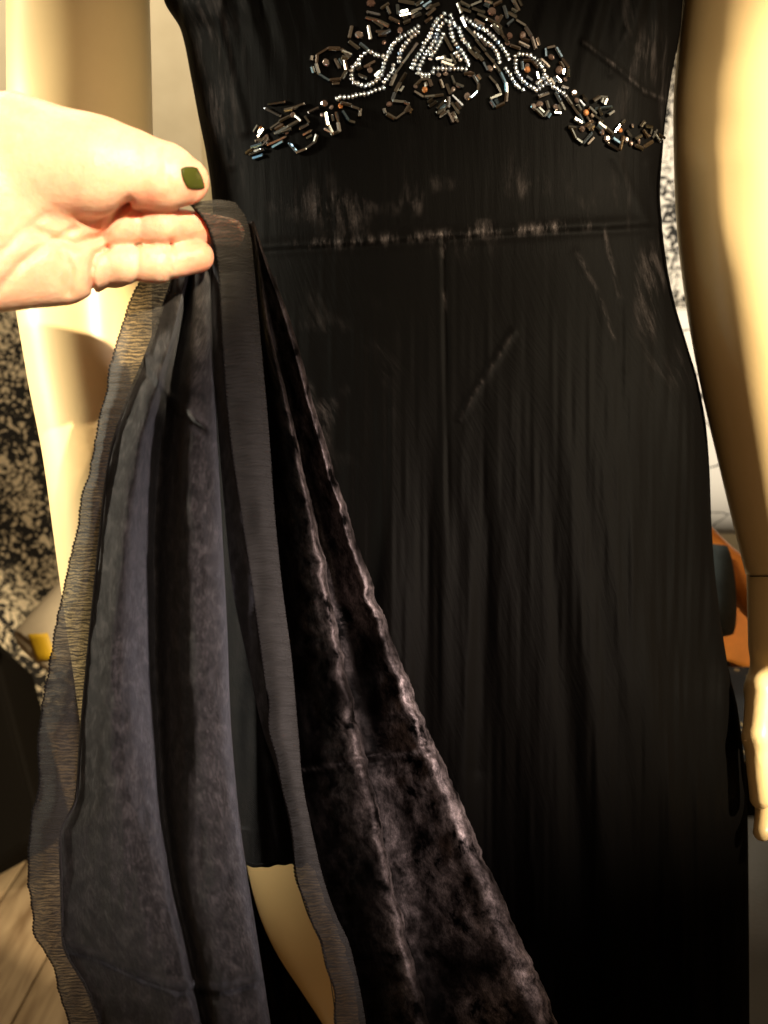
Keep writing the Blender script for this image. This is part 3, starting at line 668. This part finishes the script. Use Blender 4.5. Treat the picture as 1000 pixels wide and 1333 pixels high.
C2 = [(306, 263, .460), (320, 283, .468), (327, 310, .475), (331, 350, .480), (340, 450, .484), (350, 560, .489), (357, 660, .493), (367, 760, .497), (380, 860, .501), (388, 950, .505), (393, 1010, .508), (406, 1080, .512), (420, 1140, .516), (437, 1190, .519), (455, 1230, .521), (488, 1400, .530)]
px, py, d = rails_sheet([C0, C1], 300, 14); grid_obj('facing', P(px, py, d+0.0015*vnoise(px/12, py/60, 51)), M['facing'], dress)
px, py, d = rails_sheet([C1, C1b, C2], 460, 14)
edge = np.linspace(0, 1, px.shape[1])[None, :]
px = px+(1-edge)*3*vnoise(py/38, py*0, 53)*(py > 900)
d = d+0.0007*vnoise(px/30, py/5.0, 54)+0.0012*vnoise(px/20, py/45, 55)
ch2 = grid_obj('chiffon_border', P(px, py, d), M['chiffon'], dress)
picot(ch2, px[:, 0], py[:, 0], d[:, 0], 0.0022)
R1 = [(330, 292), (341, 360), (352, 430), (370, 500), (386, 570), (402, 640), (416, 700), (430, 770), (446, 850), (462, 920), (476, 980), (490, 1040), (504, 1110), (520, 1180), (540, 1260), (560, 1333), (576, 1400)]
R2 = [(331, 290), (352, 350), (376, 410), (394, 470), (410, 530), (428, 590), (444, 640), (466, 710), (488, 770), (510, 830), (530, 880), (548, 930), (568, 970), (586, 1010), (606, 1055), (636, 1125), (664, 1190), (696, 1260), (728, 1333), (756, 1400)]
k1 = np.array(R1, float); k2 = np.array(R2, float)
yy = np.linspace(288, 1400, 34)
x1 = pchip(k1[:, 1], k1[:, 0], np.clip(yy, 292, 1400)); x2 = pchip(k2[:, 1], k2[:, 0], np.clip(yy, 290, 1400))
xc, _ = edge_at(C2, np.clip(yy, 264, 1400))
t = (yy-288)/1112; g = np.clip(t*3, 0.12, 1)
base = .482+.046*t
def rail(x, dd): return np.stack([x, yy, dd], -1)
w1 = x1-xc; w2 = x2-x1
rl = [rail(xc-8, base+.004+.012*g), rail(xc+.30*w1, base+.004*g), rail(xc+.68*w1, base-.010*g), rail(x1-.07*w1-1, base-.012*g), rail(x1-0.2, base+.003*g), rail(x1-.10*w1-1, base+.026*g),
      rail(x1+.22*w2-2, base+.034*g), rail(x1+.55*w2, base+.022*g), rail(x2-.16*w2-2, base+.012*g), rail(x2-0.2, base+.024*g), rail(x2-.10*w2-3, base+.052*g), rail(x2-.35*w2-20*g, base+.085*g)]
px, py, d = rails_sheet(rl, 620, 24)
fw = np.clip((py-430)/350, 0, 1); uvf = arc_uv(P(px, py, d))
px = px+3.0*fw*vnoise(py/26, px/60, 61)+1.5*fw*vnoise(py/9, px/40, 62)+0.7*fw*vnoise(py/3, px/20, 67)
d = d+fw*(0.0022*vnoise(px/30, py/44, 63)+0.0007*vnoise(px/11, py/15, 64))
# a cross crease where the skirt has been folded
cy = np.interp(px, [385, 480, 575], [1000, 985, 970]); d = d-0.0025*np.exp(-((py-cy)/5)**2)+0.002*np.exp(-((py-cy-9)/6)**2)
cu = np.interp(np.linspace(0, 11, px.shape[1]), range(12), [.04, .08, .35, 1, 1, .3, .25, 1, 1.2, 1, .5, .1])[None, :]  # light and shade put into the sheen: bright crests, dull slopes and valley
crush_sheen = (cu*(0.35+0.65*np.clip((py-400)/260, 0, 1)))*np.clip(0.75+0.8*vnoise(px/40, py/60, 66), 0.1, 1.3)
vf = grid_obj('velvet_fold', P(px, py, d), M['velvet_fold'], dress, crush_sheen, uvf)
# inner lining panel hanging inside the slit, with its hem above the leg
E0 = [(262, 360, .575), (275, 560, .585), (288, 800, .595), (300, 1000, .60), (312, 1122, .603)]
E1 = [(290, 360, .570), (305, 560, .578), (318, 800, .585), (332, 1000, .59), (338, 1126, .594)]
E2 = [(320, 360, .574), (340, 560, .582), (355, 800, .592), (366, 1000, .60), (368, 1122, .604)]
E3 = [(360, 360, .585), (390, 560, .595), (405, 800, .605), (418, 1000, .61), (425, 1128, .612)]
px, py, d = rails_sheet([E0, E1, E2, E3], 160, 16); d = d+0.0015*vnoise(px/14, py/160, 71); py = py+5*vnoise(px/10, px*0, 72)*(py > 1080)
ln = grid_obj('lining', P(px, py, d), M['lining'], dress)
tube_obj('hem', P(px[-1], py[-1], d[-1]-0.0005), 0.0012, M['lining'], ln, 6)

# ================================================================== beading
SEEDS = [
 [(545,36),(534,43),(521,50),(512,59),(507,69),(503,77),(500,83),(499,89),(497,94),(496,99),(491,106),(485,109),(478,113),(470,111),(462,109),(459,104),(458,97),(458,90),(463,86),(469,83)],
 [(544,43),(535,50),(529,58),(525,63),(521,71),(520,82)], [(512,86),(512,91),(510,96),(506,100),(502,106),(498,111)],
 [(466,83),(470,76),(475,71),(479,67),(485,70),(491,73),(498,74),(508,77)],
 [(499,115),(490,118),(482,122),(475,123),(464,125),(455,127),(443,127),(436,132)],
 [(578,19),(572,25),(568,30),(564,35),(560,46),(557,52),(553,56),(551,63),(547,69),(543,74),(540,80),(539,86),(535,92)],
 [(580,28),(575,32),(572,37),(569,43),(567,50),(565,56),(561,60),(559,65),(556,70),(552,76),(550,80),(547,85),(545,91),(544,96),(550,98),(558,99),(564,95)],
 [(577,46),(573,52),(570,62),(566,66),(564,70),(561,74),(560,78)], [(565,90),(610,91)],
 [(586,21),(590,28),(591,33),(597,37),(598,41),(600,46),(602,52),(605,56),(611,61),(612,66)],
 [(584,29),(586,36),(587,41),(589,50),(591,56),(595,61),(598,65),(602,69),(606,76),(608,81),(610,86)], [(593,70),(596,75),(599,79)],
 [(602,24),(610,28),(614,32),(622,37),(631,39),(638,46),(644,52),(650,59),(655,65),(659,71),(662,76),(662,82)],
 [(617,44),(623,47),(630,52),(635,57),(641,62),(644,67),(647,71),(649,78),(650,86)],
 [(657,90),(663,97),(667,105),(672,113),(677,116),(683,120)],
 [(670,74),(671,79),(670,84),(671,93),(674,98),(678,103),(682,109),(688,113),(694,116),(696,119),(704,114),(709,110),(713,106)],
 [(675,71),(681,72),(690,73),(698,79),(703,85),(707,92),(708,98),(705,105),(697,110)], [(711,101),(717,113),(722,115),(727,119),(732,122),(737,128)],
]
BUGLES = '''352 136 372 133,348 142 366 151,382 141 397 136,360 174 376 166,377 165 391 157,351 189 372 178,336 184 350 180,327 201 345 195,378 187 387 198,388 199 400 194,401 193 411 186,411 185 414 176,403 147 415 141,425 147 428 163,438 147 441 159,441 160 443 172,330 192 342 188,338 178 346 168,344 190 352 182,355 168 366 160,366 158 378 152,333 172 338 164,322 200 332 194,392 168 402 162,396 176 406 170,369 172 380 168,384 150 394 158,372 144 382 142,398 152 404 160,430 164 434 174,432 176 442 172,
414 72 427 64,429 64 443 64,445 65 456 76,449 80 452 92,451 93 446 103,444 104 431 105,429 105 417 98,416 96 413 84,413 82 414 73,437 78 443 90,446 68 458 72,
459 35 456 50,456 55 468 64,480 35 483 52,477 24 492 28,493 29 506 35,490 43 505 41,478 17 494 21,505 10 509 19,517 8 518 20,520 3 539 6,520 22 534 19,535 18 548 12,525 31 534 28,541 8 550 2,497 12 507 6,486 28 498 38,550 10 560 3,556 22 566 12,536 24 546 20,498 46 508 40,470 58 480 66,508 24 520 30,560 12 572 6,553 30 562 24,
543 58 534 70,533 72 525 83,524 85 516 96,515 98 509 112,529 96 522 107,521 109 515 120,514 122 511 131,
445 135 458 138,459 139 468 142,470 142 469 152,447 145 455 157,456 158 463 160,424 168 436 174,
512 132 526 133,527 134 534 137,533 138 528 146,527 147 516 155,514 155 504 149,502 148 500 142,
468 98 478 102,475 88 488 81,488 100 494 94,466 92 472 88,
540 112 548 105,549 104 558 103,559 105 562 113,540 120 551 127,553 127 565 126,566 126 577 124,581 111 586 123,584 127 583 141,589 125 602 138,559 139 568 133,569 141 579 132,569 148 580 140,573 153 584 145,588 135 597 148,584 147 590 160,589 147 596 159,605 97 617 97,616 100 622 109,623 110 622 119,621 120 613 128,594 110 603 114,573 105 577 115,588 100 592 110,578 74 582 86,579 50 588 66,587 72 593 84,568 78 578 76,574 82 590 86,
596 6 601 18,600 25 606 36,607 38 619 50,620 53 631 67,632 70 642 82,643 84 650 95,651 96 657 108,658 109 659 121,659 122 658 133,656 135 645 140,643 140 638 132,638 129 652 123,651 121 646 111,645 110 637 100,620 70 628 80,629 82 634 92,611 66 622 77,
600 4 611 10,612 8 625 3,597 12 612 17,615 12 630 18,622 20 633 25,634 26 645 32,632 2 641 6,655 10 660 24,661 18 672 24,667 0 675 15,650 36 655 50,660 34 668 27,672 27 683 35,684 37 691 48,692 50 697 64,652 22 645 34,675 56 688 62,648 40 660 56,640 34 650 44,664 60 676 64,618 28 630 34,642 8 652 3,
711 63 721 61,723 63 730 75,731 77 738 88,739 90 737 101,709 64 710 74,703 78 714 88,680 92 679 81,681 80 691 80,692 81 699 89,685 100 692 105,698 95 700 103,
700 127 713 122,696 143 706 152,707 152 713 144,713 142 711 132,720 147 729 148,722 122 728 133,729 134 734 144,715 103 720 111,722 101 729 107,730 113 738 116,736 126 743 137,744 138 751 149,752 150 758 161,746 155 756 160,757 124 762 131,752 131 759 138,765 140 775 148,771 132 779 127,780 127 788 128,788 129 785 137,775 142 793 140,790 150 797 145,772 150 782 158,781 151 778 141,762 152 766 158,767 162 769 171,769 174 757 187,742 168 748 180,749 181 756 186,739 166 748 167,785 165 795 175,790 188 803 195,804 195 810 178,798 173 805 163,807 161 811 157,825 181 833 177,832 165 836 159,835 170 841 179,848 179 852 170,825 190 835 194,836 192 846 185,850 172 854 183,814 170 819 178,838 165 846 166,855 176 862 180,778 160 786 168,760 165 770 158,796 180 804 186'''
STONES = '423 135 6,382 150 5,507 136 5,425 82 6.5,468 46 7,483 5 7,521 40 5,482 92 5,580 97 4.5,571 98 4,541 113 4,608 126 6,590 117 4.5,597 112 4.5,637 90 6,640 16 7,647 26 6,663 47 5,680 47 6.5,660 57 4.5,717 75 5.5,727 92 6.5,735 104 4,702 136 6,694 139 5,723 140 5.5,747 121 5,750 131 4.5,782 172 5.5,789 181 6,814 182 5,820 187 4.5,830 184 5,822 164 4,338 183 4.5,348 178 4,374 172 4,420 150 4,432 140 4,686 86 4,612 97 5,844 176 4,757 168 5,675 70 3,500 56 4'
AMBER = '553 117 5,762 147 5,806 170 5,686 91 5,444 138 4.5,340 168 4.5'
def surf_frame(x, y):
    q = lambda a, b_: P(a, b_, dress_depth(np.array(float(a)), np.array(float(b_))))
    p = q(x, y); ex = q(x+6, y)-q(x-6, y); ey = q(x, y-6)-q(x, y+6)
    ex /= np.linalg.norm(ex); n = np.cross(ex, ey); n /= np.linalg.norm(n)
    return p, ex, np.cross(n, ex), n
# seeds: one joined mass of small round beads
ang = np.linspace(0, 2*np.pi, 8, endpoint=False); lat = [(-.9, .44), (-.4, .92), (.4, .92), (.9, .44)]
unit = np.array([(z_, r_*math.cos(a_), r_*math.sin(a_)) for z_, r_ in lat for a_ in ang]); uf = grid_faces(4, 8, True)
caps = np.array([(0, 1, 2, 3), (0, 3, 4, 7), (4, 5, 6, 7)]); uf = np.concatenate([uf, caps[:, ::-1], caps+24])
SV, SF = [], []; cnt = 0
for line in SEEDS:
    l = np.array(line, float); L_ = np.concatenate([[0], np.cumsum(np.hypot(*np.diff(l, axis=0).T))])
    for q in np.arange(0, L_[-1]+.1, 5.2):
        x = np.interp(q, L_, l[:, 0])+random.uniform(-.4, .4); yv = np.interp(q, L_, l[:, 1])+random.uniform(-.4, .4)
        p, ex, ey, n = surf_frame(x, yv)
        tg = np.array([np.interp(q+2, L_, l[:, 0])-np.interp(q-2, L_, l[:, 0]), np.interp(q+2, L_, l[:, 1])-np.interp(q-2, L_, l[:, 1])])
        tg = tg/np.linalg.norm(tg); tx = ex*tg[0]-ey*tg[1]; ty = np.cross(n, tx)
        j = rng.normal(0, .12, 3); n2 = n+j[0]*tx+j[1]*ty; n2 /= np.linalg.norm(n2); ty2 = np.cross(n2, tx); ty2 /= np.linalg.norm(ty2)
        sc = random.uniform(.9, 1.1); Rm = np.stack([tx*0.00108*sc, ty2*0.00195*sc, n2*0.00145*sc])
        SV.append(unit@Rm+p+n*0.0012); SF.append(uf+cnt*len(unit)); cnt += 1
o = link('seed_beading', mesh_np('seed_beading', np.concatenate(SV), np.concatenate(SF)), M['seed'], dress); o['kind'] = 'stuff'
# bugle beads: one six-sided bar mesh shared by all
h6 = np.linspace(0, 2*np.pi, 7)[:-1]+.26
bv = [(sx*zx, r_*math.cos(a_), r_*math.sin(a_)) for sx, zx, r_ in ((-1, .5, .72), (-1, .44, 1), (1, .44, 1), (1, .5, .72)) for a_ in h6]
bf = grid_faces(4, 6, True).tolist()+[list(range(6))[::-1], [18+i for i in range(6)]]
bug = bpy.data.meshes.new('bugle_bead'); bug.from_pydata(bv, [], bf); bug.update(); bug.materials.append(M['bugle'])
def place(name, me, mat4):
    o = bpy.data.objects.new(name, me); COL.objects.link(o); o.parent = dress
    o.matrix_parent_inverse = Matrix.Translation(-Vector(dress.location)); o.matrix_basis = mat4; return o
def m4(ax, ay, az, p):
    m_ = Matrix.Identity(4)
    for i, a_ in enumerate((ax, ay, az)):
        for j in range(3): m_[j][i] = a_[j]
    for j in range(3): m_[j][3] = p[j]
    return m_
SEGS = [tuple(map(float, t_.split())) for t_ in BUGLES.replace('\n', '').split(',')]
for x0, y0, x1_, y1_ in list(SEGS):                     # companion beads that fill the scrolls
    if random.random() < .2 and len(SEGS) < 295:
        lx, ly = x1_-x0, y1_-y0; k_ = math.hypot(lx, ly); o_ = random.choice((-1, 1))*random.uniform(4.5, 6.5)
        SEGS.append((x0+lx*.15-ly/k_*o_, y0+ly*.15+lx/k_*o_, x1_-lx*.2-ly/k_*o_, y1_-ly*.2+lx/k_*o_))
for x0, y0, x1_, y1_ in SEGS:
    a_, b_ = (P(xx, yy_, dress_depth(np.array(xx), np.array(yy_))) for xx, yy_ in ((x0, y0), (x1_, y1_)))
    p, ex, ey, n = surf_frame((x0+x1_)/2, (y0+y1_)/2)
    ax = b_-a_; ln_ = np.linalg.norm(ax); ax = ax/ln_+n*rng.normal(0, .10); ax /= np.linalg.norm(ax)
    az = np.cross(ax, ey); az = n-ax*(n@ax); az /= np.linalg.norm(az); ay = np.cross(az, ax)
    ro = random.uniform(0, 1.05); ay2 = ay*math.cos(ro)+az*math.sin(ro); az2 = az*math.cos(ro)-ay*math.sin(ro)
    rr = random.uniform(.0011, .00145)
    place('bugle_bead', bug, m4(ax*ln_*1.16, ay2*rr, az2*rr, (a_+b_)/2+n*.0014))
# faceted stones
def gem():
    vs = []; 
    for r_, z_, off in ((1, 0, 0), (1.0, .25, 0), (.78, .62, .39), (.45, .82, 0)):
        vs += [(r_*math.cos(t_+off), r_*math.sin(t_+off), z_) for t_ in np.linspace(0, 2*np.pi, 9)[:-1]]
    f = grid_faces(4, 8, True)[:, ::-1].tolist()+[[24+i for i in range(8)], list(range(8))[::-1]]
    me = bpy.data.meshes.new('stone'); me.from_pydata(vs, [], f); me.update(); return me
g1 = gem(); g1.materials.append(M['stone']); g2 = g1.copy(); g2.materials.clear(); g2.materials.append(M['amber'])
for txt, me in ((STONES, g1), (AMBER, g2)):
    for sgm in txt.split(','):
        x, yv, r_ = map(float, sgm.split()); p, ex, ey, n = surf_frame(x, yv)
        j = rng.normal(0, .22, 2); n2 = n+j[0]*ex+j[1]*ey; n2 /= np.linalg.norm(n2)
        e1 = ex-n2*(ex@n2); e1 /= np.linalg.norm(e1); e2 = np.cross(n2, e1); ro = random.uniform(0, 3)
        e1, e2 = e1*math.cos(ro)+e2*math.sin(ro), e2*math.cos(ro)-e1*math.sin(ro)
        s_ = px2m(r_, .61)*.9; place('stone', me, m4(e1*s_, e2*s_*random.uniform(.8, 1), n2*s_*.8, p+n*.0006))

# ================================================================== the hand that lifts the skirt
q = to_cam
HD = .455
def rc(p, x0, y0, d0, r0, x1, y1, d1, r1, zs=1.0): return rcone(p, q(x0, y0, d0), q(x1, y1, d1), px2m(r0, HD), px2m(r1, HD), zs)
def crease(p, pts, w, h):
    X = 500+F*p[..., 0]/p[..., 2]; Y = 666.5-F*p[..., 1]/p[..., 2]
    return h*np.exp(-(seg_dist(X, Y, pts)/w)**2)
def hand_fn(p):
    p = p.astype(np.float32)
    palm = rc(p, -330, 330, .405, 112, -110, 280, .425, 122, .62)
    palm = smin(palm, rc(p, -110, 270, .428, 128, 20, 268, .448, 120, .5), .02)
    palm = smin(palm, rc(p, 20, 290, .455, 96, 85, 310, .462, 62, .5), .015)
    palm = smin(palm, rc(p, 10, 345, .437, 52, 82, 350, .447, 45, .8), .012)      # heel on the little-finger side
    palm = smin(palm, rc(p, 100, 318, .452, 30, 118, 345, .453, 30, .8), .006)    # pads under the fingers
    th = rc(p, 20, 205, .432, 78, 120, 216, .428, 58, .8)                          # ball of the thumb
    th = smin(th, rc(p, 120, 214, .430, 50, 172, 219, .432, 42, .85), .010)
    th = smin(th, rc(p, 172, 219, .432, 41, 214, 229, .437, 40, .85), .006)
    th = smin(th, rc(p, 214, 230, .437, 39, 242, 236, .443, 30, .72), .004)
    s = smin(palm, th, .010)
    s = smin(s, rc(p, 140, 262, .446, 20, 178, 266, .447, 15), .006)               # web of the thumb
    idx = smin(rc(p, 70, 302, .458, 30, 150, 294, .450, 25), rc(p, 150, 294, .450, 25, 212, 292, .450, 23.5), .003)
    idx = smin(idx, rc(p, 212, 292, .450, 23.5, 300, 303, .482, 20), .003)
    mid = smin(rc(p, 80, 340, .460, 30, 160, 343, .455, 25), rc(p, 160, 343, .455, 25, 205, 343, .456, 24), .003)
    mid = smin(mid, rc(p, 205, 343, .456, 24, 258, 334, .462, 21), .003)
    rng_ = smin(rc(p, 70, 352, .478, 28, 150, 352, .487, 22), rc(p, 150, 352, .487, 22, 215, 340, .497, 19), .003)
    lit = smin(rc(p, 50, 366, .480, 26, 120, 362, .492, 19), rc(p, 120, 362, .492, 19, 165, 350, .505, 16), .003)
    fg = smin(smin(idx, mid, .0005), smin(rng_, lit, .0012), .0015)
    s = smin(s, fg, .0045)
    s = s+crease(p, [(178, 318), (180, 345), (178, 366)], 3.2, .0014)+crease(p, [(222, 314), (224, 336), (222, 362)], 2.8, .0014)
    s = s+crease(p, [(182, 276), (184, 296), (182, 314)], 3.2, .0013)+crease(p, [(232, 276), (234, 310)], 2.6, .0006)
    s = s+crease(p, [(168, 262), (150, 285), (133, 308), (100, 318), (72, 312), (45, 300)], 6, .0034)
    s = s+crease(p, [(140, 322), (124, 332), (119, 352), (121, 376)], 4, .0032)+crease(p, [(95, 300), (60, 318), (25, 345), (-15, 392)], 5, .0024)
    s = s+crease(p, [(186, 184), (190, 205)], 4, .0006)+crease(p, [(80, 326), (92, 350), (90, 380)], 5, .0018)
    s = s+crease(p, [(60, 280), (30, 300), (0, 330)], 4, .0015)+crease(p, [(212, 196), (216, 215), (214, 240)], 6, .0006)
    return s
lo = np.minimum(q(-330, 440, .40), q(-330, 440, .53)); hi = np.maximum(q(330, 100, .40), q(330, 100, .53))
lo[2], hi[2] = .375, .525
v, f = surface_nets(hand_fn, lo, hi, 0.00125)
for _ in range(2):                                      # light smoothing
    acc = np.zeros_like(v); n_ = np.zeros(len(v))
    for a_, b_ in ((0, 1), (1, 2), (2, 3), (3, 0)):
        np.add.at(acc, f[:, a_], v[f[:, b_]]); np.add.at(acc, f[:, b_], v[f[:, a_]]); np.add.at(n_, f[:, a_], 1); np.add.at(n_, f[:, b_], 1)
    v = 0.5*v+0.5*acc/n_[:, None]
vx = 500+F*v[:, 0]/v[:, 2]; vy = 666.5-F*v[:, 1]/v[:, 2]
blush = sum(a_*np.exp(-((vx-x_)/sx_)**2-((vy-y_)/sy_)**2) for x_, y_, sx_, sy_, a_ in ((268, 300, 34, 24, 1), (262, 338, 30, 26, 1), (258, 245, 22, 24, .7), (180, 268, 26, 14, .8), (130, 300, 26, 20, .6), (100, 345, 40, 34, .45), (195, 255, 40, 14, .5), (40, 360, 50, 40, .3)))
blush = np.clip(blush+0.25*vnoise(vx/14, vy/14, 91), 0, 1)
person = link('person', mesh_np('person', cam_to_world(v), f, None, {'blush': blush}), M['skin'])
tag(person, 'bare left hand with dark green thumbnail pinching the edge of the skirt', 'hand')
# thumbnail laid on the thumb
def march(x, y):
    d = np.full(x.shape, .39); dr = np.stack([(x-500)/F, -(y-666.5)/F, np.ones_like(x)], -1)
    for _ in range(60): d = d+0.8*hand_fn(dr*d[..., None])
    return d
uu, vv = np.meshgrid(np.linspace(-1, 1, 15), np.linspace(-1, 1, 15))
sx = uu*np.sqrt(1-vv**2*.3); sy = vv*np.sqrt(1-uu**2*.3)
nx = 251+sx*13+sy*5.5; ny = 232+sy*15.5-sx*0.5
nd = march(nx, ny)
nd = nd-0.0005-0.0010*(1-np.maximum(np.abs(uu), np.abs(vv))**4)
o = grid_obj('thumbnail', P(nx, ny, nd), M['nail'], person)
md = o.modifiers.new('t', 'SOLIDIFY'); md.thickness = 0.0006; md.offset = -1
o['label'] = 'dark green polished thumbnail'
